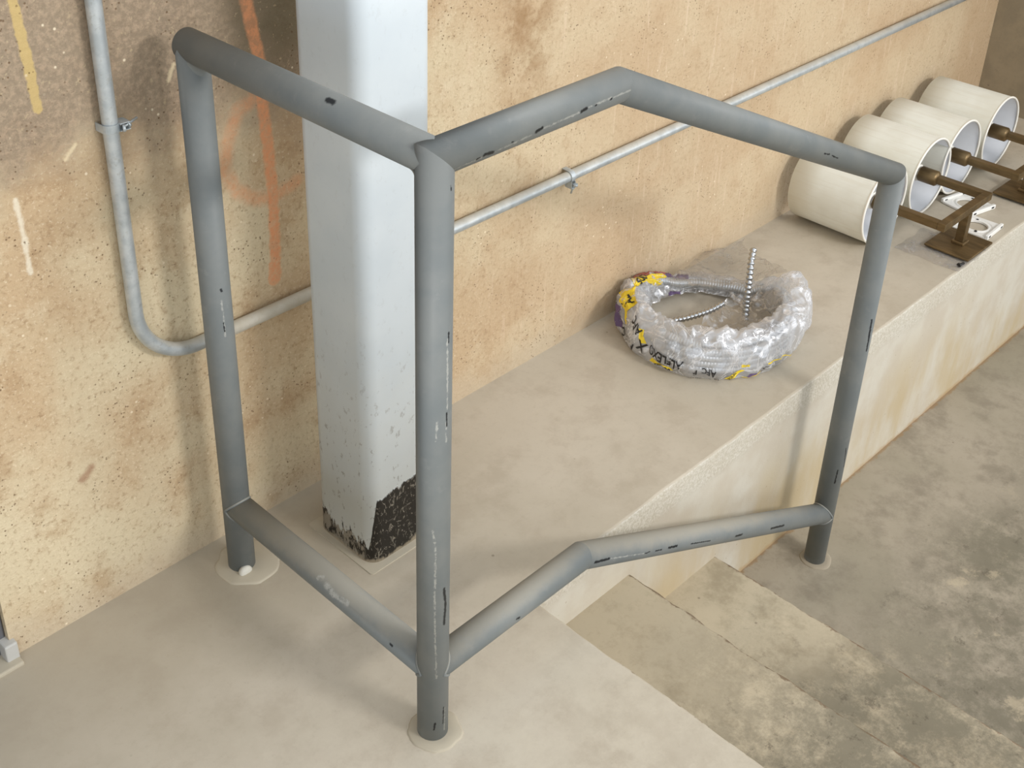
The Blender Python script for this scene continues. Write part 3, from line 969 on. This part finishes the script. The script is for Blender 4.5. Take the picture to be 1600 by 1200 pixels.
# bolt along the wall, head towards the room
b = tube([bc + V((-0.008, -0.010, 0)), bc + V((-0.004, -0.012, 0.0))], 0.006, 12)
tube([bc + V((-0.004, -0.006, 0.0)), bc + V((0.026, 0.004, 0.004))], 0.0022, 8, bm=b)
tube([bc + V((0.004, -0.003, 0.0)), bc + V((0.008, -0.002, 0.0005))], 0.0062, 6, bm=b)
link('bolt', b, M['galv'], st)
st, bc = strap(V((1.0135, -0.018, 0.483)), V((1, 0, 0)), V((0, 0, -1)))
b = tube([bc + V((0.0, -0.012, 0.006)), bc + V((0, -0.012, 0.001))], 0.006, 12)
tube([bc + V((0, -0.008, 0.004)), bc + V((0, 0.0, -0.022))], 0.0022, 8, bm=b)
tube([bc + V((0, -0.004, -0.004)), bc + V((0, -0.003, -0.008))], 0.006, 6, bm=b)
link('bolt', b, M['galv'], st)


# ------------------------------------------------------------------ twin wall lamps lying on the ledge
def sconce(xa, xb, xs, yb, label, rz=0.0, xoff=(0, 0)):
    root = thing('wall_lamp', (xs, yb, 0), label, 'lamp', 'twin brass wall lamps lying on the ledge')
    yc = -0.465
    zc_ = 0.122
    # back plate with its raised boss
    bm = bmesh.new()
    box(bm, xs - 0.080, xs + 0.074, yb - 0.066, yb + 0.070, 0.0075, 0.0145, 0, 0.002)
    link('base_plate', bm, M['brass'], root)
    bm = bmesh.new()
    box(bm, xs - 0.019, xs + 0.019, yb - 0.019, yb + 0.019, 0.0145, 0.024, 0, 0.0025)
    link('stem_collar', bm, M['brass'], root)
    bm = bmesh.new()
    box(bm, xs - 0.0125, xs + 0.0125, yb - 0.0125, yb + 0.0125, 0.024, zc_ - 0.011, 0, 0.0012)
    link('stem', bm, M['brass'], root)
    bm = bmesh.new()
    hw = 0.0115
    # one mitred bar: cross bar along x
    box(bm, xa - hw, xb + hw, yc - hw, yc + hw, zc_ - hw, zc_ + hw, 0, 0.001)
    link('cross_bar', bm, M['brass'], root)
    for k, x in enumerate((xa, xb)):
        bm = bmesh.new()
        box(bm, x - hw, x + hw, yc + hw, -0.300, zc_ - hw, zc_ + hw, 0, 0.001)
        link('arm', bm, M['brass'], root)
        bm = lathe((x, -0.315, zc_), [(0.0125, 0.0), (0.020, 0.004), (0.0235, 0.008), (0.0235, 0.058), (0.021, 0.060), (0.012, 0.061)], 32, 'Y')
        link('socket', bm, M['brass'], root)
        # shade: an open drum, its length across the ledge
        R = 0.1205
        y0, y1 = -0.286 + xoff[k], -0.286 + xoff[k] + 0.245
        cz = R + 0.0015
        bm = bmesh.new()
        lp = disc_stack(bm, (x, 0, cz), [(R, y0), (R, y0 + 0.08), (R, y0 + 0.16), (R, y1), (R - 0.0015, y1 + 0.0005), (R - 0.0028, y1), (R - 0.0028, y0), (R, y0)], 96, 'Y')
        for f_ in bm.faces:
            c_ = f_.calc_center_median()
            if math.hypot(c_.x - x, c_.z - cz) < R - 0.0022:
                f_.material_index = 1
        sh = link('lamp_shade', bm, [M['shade'], M['liner']], root)
        for yy in (y0,):
            bm = bmesh.new()
            ring = [V((x + (R - 0.0012) * math.cos(2 * PI * i / 96), yy, cz + (R - 0.0012) * math.sin(2 * PI * i / 96))) for i in range(96)]
            tube(ring, 0.0034, 10, True, bm)
            link('shade_rim', bm, M['rim'], sh)
        # spider fitter: hub and three wires at the inner end
        bm = lathe((x, -0.25, zc_), [(0.012, 0), (0.026, 0), (0.026, 0.003), (0.012, 0.003), (0.012, 0)], 28, 'Y', caps=False)
        for i in range(3):
            a = PI / 2 + 2 * PI * i / 3
            tube([V((x + 0.025 * math.cos(a), -0.2485, zc_ + 0.025 * math.sin(a))), V((x + (R - 0.004) * math.cos(a), y0 + 0.05, cz + (R - 0.004) * math.sin(a)))], 0.0016, 8, bm=bm)
        link('shade_fitter', bm, M['rim'], sh)
    return root


sconce(2.113, 2.385, 2.262, -0.466, 'twin brass wall lamp with two drum shades, the one nearer the railing')
sconce(2.585, 2.860, 2.735, -0.452, 'twin brass wall lamp with two drum shades, by the grey wall end')

# two white mounting brackets: ring plate with a slotted tab along two sides
def bracket(c, ang, label):
    br = thing('mounting_bracket', c, label, 'bracket', 'white brackets on the ledge')
    c = V(c)
    ax, ay = V((math.cos(ang), math.sin(ang), 0)), V((-math.sin(ang), math.cos(ang), 0))
    n = 64
    bm = bmesh.new()
    rings = []
    for rr, zz in ((0.033, 0.002), (0.033, 0.008), (0.036, 0.009), (0.039, 0.008), (0.041, 0.006), (0.044, 0.006), (0.046, 0.0075)):
        rings.append([bm.verts.new(c + ax * rr * math.cos(2 * PI * k / n) + ay * rr * math.sin(2 * PI * k / n) + Z1 * zz) for k in range(n)])
    sq_t, sq_b = [], []
    for k in range(n):
        a = 2 * PI * k / n
        c_, s_ = math.cos(a), math.sin(a)
        q = 1 / max(abs(c_) / 0.058, abs(s_) / 0.049)
        sq_t.append(bm.verts.new(c + ax * c_ * q + ay * s_ * q + Z1 * 0.0075))
        sq_b.append(bm.verts.new(c + ax * c_ * q + ay * s_ * q + Z1 * 0.002))
    rings += [sq_t, sq_b]
    rings.append(rings[0])
    for p, q in zip(rings, rings[1:]):
        for k in range(n):
            f_ = bm.faces.new((p[k], p[(k + 1) % n], q[(k + 1) % n], q[k]))
    link('ring_plate', bm, M['plastic'], br)
    for sy_ in (-1, 1):
        bm = bmesh.new()
        o_ = c + ay * 0.054 * sy_
        obox(bm, o_, ax, ay, Z1, 0.056, 0.005, 0.001, 0.015, 0.002)
        tb = link('tab', bm, M['plastic'], br)
        for e in (-0.042, 0.042):
            bm = bmesh.new()
            obox(bm, o_ + ax * e - ay * 0.0044 + Z1 * 0.008, ax, ay, Z1, 0.006, 0.0012, -0.003, 0.003, 0.0006)
            link('tab_slot', bm, M['black'], tb)
    for k in (0.35, PI + 0.35):
        bm = lathe(tuple(c + ax * 0.0395 * math.cos(k) + ay * 0.0395 * math.sin(k) + Z1 * 0.007), [(0.004, 0.0), (0.004, 0.0025), (0.002, 0.003)], 14)
        link('screw_hole', bm, M['black'], br)
    return br


bracket((2.412, -0.447, 0), 0.03, 'white plastic bracket with a round hole, half behind the stem of the nearer lamp')
bracket((2.532, -0.362, 0), -0.22, 'white plastic bracket half hidden under the cross bar of the nearer lamp')

# clear hardware pouch under the near base plate and a black screw on it
bm = bmesh.new()
G = 26
gr = []
for i in range(G + 1):
    row = []
    for j in range(G + 1):
        a, b_ = i / G * 2 - 1, j / G * 2 - 1
        x_, y_ = 2.205 + a * 0.088, -0.438 + b_ * 0.098
        e = max(0, 1 - a ** 4) * max(0, 1 - b_ ** 4)
        under = -0.100 < x_ - 2.262 < 0.09 and -0.085 < y_ + 0.466 < 0.088
        h = (0.004 if under else 0.002 + 0.016 * e * (0.5 + 0.6 * mn.noise(V((x_ * 25, y_ * 25, 3)))))
        row.append(bm.verts.new((x_ + 0.008 * mn.noise(V((y_ * 20, 1, 1))), y_ + 0.008 * mn.noise(V((x_ * 20, 5, 1))), max(0.0015, h))))
    gr.append(row)
for a, b_ in zip(gr, gr[1:]):
    for j in range(G):
        f = bm.faces.new((a[j], a[j + 1], b_[j + 1], b_[j]))
        f.smooth = True
tag(link('hardware_pouch', bm, M['film_thin']), 'clear plastic pouch under the brass base plate of the nearer lamp', 'bag')
bm = tube([V((2.150, -0.522, 0.007)), V((2.168, -0.526, 0.007))], 0.0038, 10)
tube([V((2.146, -0.521, 0.007)), V((2.150, -0.522, 0.007))], 0.0065, 10, bm=bm)
tag(link('screw', bm, M['black']), 'small black screw by the ledge edge in front of the base plate', 'screw')

# ------------------------------------------------------------------ bag of flexible conduit
BCX, BCY = 1.361, -0.221
RX, RY = 0.222, 0.212


def smooth_path(p, q, r, s, t):
    return 0.5 * ((2 * q) + (-p + r) * t + (2 * p - 5 * q + 4 * r - s) * t * t + (-p + 3 * q - 3 * r + s) * t ** 3)


PROF = [(1.015, 0.003), (1.05, 0.022), (1.055, 0.052), (1.02, 0.088), (0.95, 0.106), (0.86, 0.106), (0.80, 0.088), (0.775, 0.055), (0.75, 0.030)]


# how high the film stands round the ring (slumped at the back), and where it bulges
LIFT = [(0, .42), (30, .34), (60, .40), (90, .70), (120, 1.0), (150, 1.06), (180, 1.08), (225, 1.10), (270, 1.08), (300, 1.08), (326, 1.32), (345, .8), (360, .42)]
BULGE = [(0, 1.0), (285, 1.0), (300, 1.05), (318, 1.13), (335, 1.06), (350, 1.0), (360, 1.0)]


def table(u, tb):
    d = math.degrees(u) % 360
    for (a, p), (b, q) in zip(tb, tb[1:]):
        if d <= b:
            t = (d - a) / (b - a)
            t = t * t * (3 - 2 * t)
            return p + (q - p) * t
    return tb[-1][1]


def prof(v):
    f_ = v * (len(PROF) - 1)
    i = min(int(f_), len(PROF) - 2)
    t = f_ - i
    g = [PROF[max(0, min(len(PROF) - 1, i + k))] for k in (-1, 0, 1, 2)]
    return tuple(smooth_path(g[0][k], g[1][k], g[2][k], g[3][k], t) for k in (0, 1))


def shell(u, v, off=0.0, rough=1.0):
    """point on the bag: u angle, v from the outer foot (0) over the rim to the inner foot (1)"""
    r, z = prof(v)
    cu, su = math.cos(u), math.sin(u)
    lift = table(u, LIFT)
    cu *= table(u, BULGE)
    su *= table(u, BULGE)
    z2 = 0.002 + (z - 0.002) * lift
    p = V((BCX + RX * r * cu, BCY + RY * r * su, z2))
    e = 1e-3
    q0, q1 = prof(max(0, v - e)), prof(min(1, v + e))
    tr, tz = q1[0] - q0[0], q1[1] - q0[1]
    nn = V((tz / 0.21 * 0.21, 0, 0))
    nrm = V((cu * tz, su * tz, -tr * 0.21))
    nrm = nrm.normalized() if nrm.length > 1e-9 else V((cu, su, 0))
    if nrm.z < 0 and 0.3 < v < 0.75:
        nrm = -nrm
    s1 = V((cu * 3.2, su * 3.2, v * 3.0))
    a = mn.noise(s1 * 1.6) * 0.012
    rid = 1 - abs(mn.noise(s1 * 2.4 + V((7, 1, 2)))) * 2
    a += 0.009 * (rid - 0.4)
    rid2 = 1 - abs(mn.noise(s1 * 6.5 + V((1, 5, 2)))) * 2
    a += 0.0022 * (rid2 - 0.4)
    a *= rough * min(1, 0.25 + v * 6)
    p = p + nrm * (a + 0.003 + off)
    p.z = max(p.z, 0.0018 + off * 0.3)
    p.y = min(p.y, -0.003 - max(0, 0.0004 - off))
    return p


# coil
coil = thing('conduit_coil', (BCX, BCY, 0), 'coil of silver flexible metal conduit inside the clear plastic bag', 'conduit')


def corrugated(pts, R, amp, pitch, n=10):
    # resample by arc length so ridges repeat every pitch
    pts = [V(p) for p in pts]
    seg_ = [(b_ - a).length for a, b_ in zip(pts, pts[1:])]
    L = sum(seg_)
    stepn = pitch / 4
    out, rad = [], []
    i, acc, s_ = 0, 0.0, 0.0
    k = 0
    while s_ < L and i < len(seg_):
        while i < len(seg_) - 1 and s_ > acc + seg_[i]:
            acc += seg_[i]; i += 1
        t = (s_ - acc) / seg_[i]
        out.append(pts[i].lerp(pts[i + 1], min(1, t)))
        rad.append(R + amp * (0, 1, 0.6, -1)[k % 4])
        k += 1
        s_ += stepn
    return tube(out, R, n, radii=rad)


pr_ = 0.0098
turns = []
NT = 9
for k in range(NT * 64 + 1):
    t = k / 64
    a = -2.6 + 2 * PI * t
    lay = t / NT
    ring = 0.905 if int(t) % 2 == 0 else 0.99
    fr = t - int(t)
    nxt = 0.99 if int(t) % 2 == 0 else 0.905
    ring = ring + (nxt - ring) * (max(0, fr - 0.85) / 0.15)
    kk = min(1.0, table(a % (2 * PI), LIFT))
    ring -= (1 - kk) * lay * 0.22
    z_ = 0.0135 + 0.074 * lay * kk + 0.003 * mn.noise(V((t * 3, 0, 5)))
    turns.append(V((BCX + RX * ring * math.cos(a) * 0.985, BCY + RY * ring * math.sin(a) * 0.985, z_)))
link('coil_turns', corrugated(turns, pr_, 0.0009, 0.0075, 10), M['flex'], coil)
# free end standing up behind, and one lying across the hollow
up = [V((1.440, -0.282, 0.02)), V((1.450, -0.274, 0.055)), V((1.453, -0.270, 0.095)), V((1.464, -0.262, 0.135)), V((1.482, -0.250, 0.170)), V((1.507, -0.237, 0.19))]


def spline(pts, n=12):
    out = []
    for i in range(len(pts) - 1):
        g = [pts[max(0, min(len(pts) - 1, i + k))] for k in (-1, 0, 1, 2)]
        out += [smooth_path(g[0], g[1], g[2], g[3], k / n) for k in range(n)]
    return out + [pts[-1]]


link('coil_end', corrugated(spline(up), 0.0076, 0.0020, 0.0125, 14), M['flex_end'], coil)
acr = [V((1.215, -0.135, 0.035)), V((1.259, -0.161, 0.040)), V((1.292, -0.186, 0.045)), V((1.330, -0.208, 0.052)), V((1.365, -0.225, 0.060)), V((1.399, -0.236, 0.070))]
link('coil_end', corrugated(spline(acr), 0.0072, 0.0018, 0.0105, 14), M['flex_end'], coil)

# bag film
bag = thing('plastic_bag', (BCX, BCY, 0), 'crumpled clear plastic bag with black and yellow print wrapped round the metal coil', 'bag')
bm = bmesh.new()
NU, NV = 240, 44
gr = []
for i in range(NU):
    u = 2 * PI * i / NU
    gr.append([bm.verts.new(shell(u, j / NV)) for j in range(NV + 1)])
for i in range(NU):
    a, b_ = gr[i], gr[(i + 1) % NU]
    for j in range(NV):
        f = bm.faces.new((a[j], b_[j], b_[j + 1], a[j + 1]))
        f.smooth = True
link('wrap', bm, M['film'], bag)


def sheet(fn, nu, nv, mat, name):
    bm = bmesh.new()
    g = [[bm.verts.new(fn(i / nu, j / nv)) for j in range(nv + 1)] for i in range(nu + 1)]
    for i in range(nu):
        for j in range(nv):
            f_ = bm.faces.new((g[i][j], g[i + 1][j], g[i + 1][j + 1], g[i][j + 1]))
            f_.smooth = True
    return link(name, bm, mat, bag)


# slack film across the front half of the hollow
def hollow(s, t):
    u = -2.75 + s * 2.9
    p = shell(u, 0.80)
    q = V((BCX + 0.02 + 0.13 * math.cos(u) * 0.5 + 0.03, BCY + 0.005, 0.05))
    m_ = p.lerp(q, t)
    m_.z -= 0.05 * math.sin(PI * t) * 0.6
    m_.z += 0.012 * mn.noise(V((m_.x * 22, m_.y * 22, 4))) + 0.006 * (1 - 2 * abs(mn.noise(V((m_.x * 40, m_.y * 40, 9)))))
    m_.z = max(m_.z, 0.004)
    return m_


sheet(hollow, 90, 24, M['film_slack'], 'slack_film')


# loose mouth of the bag thrown back over the ledge and the wall foot
CORN = [V((1.37, -0.075, 0.078)), V((1.585, -0.300, 0.118))]


def flap(s, t):
    a = CORN[0].lerp(CORN[1], s)
    b_ = V((1.61, -0.012, 0.035)).lerp(V((1.70, -0.150, 0.050)), s)
    tip = V((1.835, -0.016, 0.006))
    p = a.lerp(b_, t)
    k = max(0.0, 1 - abs(s - 0.45) * 2.1) * t
    p = p.lerp(tip, k * 0.95)
    p.z += 0.012 * mn.noise(V((p.x * 14, p.y * 14, 2))) + 0.006 * (1 - 2 * abs(mn.noise(V((p.x * 30, p.y * 30, 7))))) - 0.035 * math.sin(PI * s) * (1 - t)
    p.z = max(p.z, 0.004)
    p.y = min(p.y, -0.004)
    return p


sheet(flap, 60, 30, M['film_mouth'], 'bag_mouth')


# ---- print on the bag, lying on its film
def patch(poly_uv, mat, name, off=0.0012, n=8):
    """four corners in (u, v) filled with a small conforming grid"""
    bm = bmesh.new()
    a, b_, c, d = poly_uv
    g = []
    for i in range(n + 1):
        row = []
        for j in range(n + 1):
            s, t = i / n, j / n
            u = (a[0] * (1 - s) + b_[0] * s) * (1 - t) + (d[0] * (1 - s) + c[0] * s) * t
            v = (a[1] * (1 - s) + b_[1] * s) * (1 - t) + (d[1] * (1 - s) + c[1] * s) * t
            row.append(bm.verts.new(shell(u, v, off)))
        g.append(row)
    for i in range(n):
        for j in range(n):
            bm.faces.new((g[i][j], g[i + 1][j], g[i + 1][j + 1], g[i][j + 1]))
    return link(name, bm, mat, bag)


def lettering(s, u0, v0, su, sv, ang, mat=None, off=0.0022, shear=0.0):
    """text on the bag: origin (u0, v0), size su along u and sv along v per em, turned by ang"""
    cu = bpy.data.curves.new('text', 'FONT')
    cu.body = s
    cu.size = 1.0
    cu.offset = 0.025
    cu.resolution_u = 3
    to = bpy.data.objects.new('text', cu)
    COL.objects.link(to)
    dg = bpy.context.evaluated_depsgraph_get()
    me = bpy.data.meshes.new_from_object(to.evaluated_get(dg))
    bpy.data.objects.remove(to)
    bpy.data.curves.remove(cu)
    bm = bmesh.new()
    bm.from_mesh(me)
    bpy.data.meshes.remove(me)
    bmesh.ops.triangulate(bm, faces=bm.faces[:])
    ca, sa = math.cos(ang), math.sin(ang)
    for q in bm.verts:
        x_, y_ = q.co.x + shear * q.co.y, q.co.y
        q.co = shell(u0 + (x_ * ca - y_ * sa) * su, min(0.98, max(0.02, v0 + (x_ * sa + y_ * ca) * sv)), off)
    return link('lettering', bm, mat or M['ink'], bag)


patch([(2.62, 0.34), (2.66, 0.52), (2.24, 0.58), (2.20, 0.38)], M['yellow'], 'yellow_label')
lettering('AL', 2.58, 0.50, 0.16, 0.17, PI + 0.15, M['ink'], 0.003)
patch([(2.22, 0.60), (1.55, 0.78), (1.30, 0.62), (2.05, 0.50)], M['yellow'], 'yellow_label')
lettering('SOLID', 2.08, 0.66, 0.13, 0.13, PI + 0.12, M['ink'], 0.003)
patch([(2.05, 0.49), (1.35, 0.60), (1.15, 0.48), (1.9, 0.40)], M['red'], 'red_stripe')
patch([(1.30, 0.62), (0.95, 0.66), (0.95, 0.54), (1.25, 0.50)], M['purple'], 'purple_stripe')
patch([(2.38, 0.14), (2.52, 0.14), (2.50, 0.33), (2.34, 0.33)], M['purple'], 'purple_stripe')
patch([(2.60, 0.24), (2.66, 0.23), (2.58, 0.36), (2.54, 0.36)], M['yellow'], 'yellow_label')
patch([(1.42, 0.90), (1.12, 0.90), (1.12, 0.98), (1.42, 0.98)], M['purple'], 'purple_stripe')
lettering('C', 2.66, 0.20, 0.12, 0.13, PI, M['ink'])
lettering('AFC', 2.98, 0.33, 0.10, 0.10, PI - 0.5, M['ink'])
patch([(2.94, 0.34), (2.99, 0.34), (3.04, 0.23), (2.98, 0.23)], M['yellow'], 'yellow_label')
lettering('X', 3.06, 0.22, 0.13, 0.15, PI - 0.4, M['ink'])
lettering('F', 2.92, 0.18, 0.09, 0.11, PI - 0.4, M['ink'])
lettering('ALFLEX®', 3.52, 0.205, 0.105, 0.125, PI - 0.10, M['ink'])
patch([(3.13, 0.09), (3.42, 0.055), (3.42, 0.11), (3.16, 0.14)], M['yellow'], 'yellow_label')
lettering('SOLID', 3.40, 0.105, 0.070, 0.055, PI - 0.1, M['ink'], 0.003)
lettering('ALFLEX', 3.72, 0.040, 0.042, 0.045, PI, M['ink'], 0.003)
lettering('AFC', 3.86, 0.185, 0.075, 0.07, PI, M['ink'], 0.003)
lettering('F', 3.68, 0.17, 0.085, 0.085, PI, M['ink'], 0.003)
lettering('12', 3.92, 0.08, 0.06, 0.06, PI, M['ink'], 0.003)
patch([(3.97, 0.02), (4.06, 0.02), (4.20, 0.12), (4.11, 0.13)], M['yellow'], 'yellow_label')
lettering('SOLID', 4.025, 0.025, 0.042, 0.038, 0.75, M['ink'], 0.003)
patch([(4.16, 0.02), (4.24, 0.02), (4.40, 0.075), (4.36, 0.085)], M['yellow'], 'yellow_label')
patch([(4.22, 0.05), (4.33, 0.075), (4.31, 0.115), (4.25, 0.10)], M['purple'], 'purple_stripe')
patch([(4.14, 0.18), (4.24, 0.17), (4.24, 0.20), (4.14, 0.21)], M['yellow'], 'yellow_label')
lettering('AFC', 4.40, 0.07, 0.06, 0.055, 0.9, M['ink'], 0.003)
patch([(4.42, 0.19), (4.95, 0.055), (4.95, 0.066), (4.42, 0.203)], M['yellow'], 'yellow_stripe')
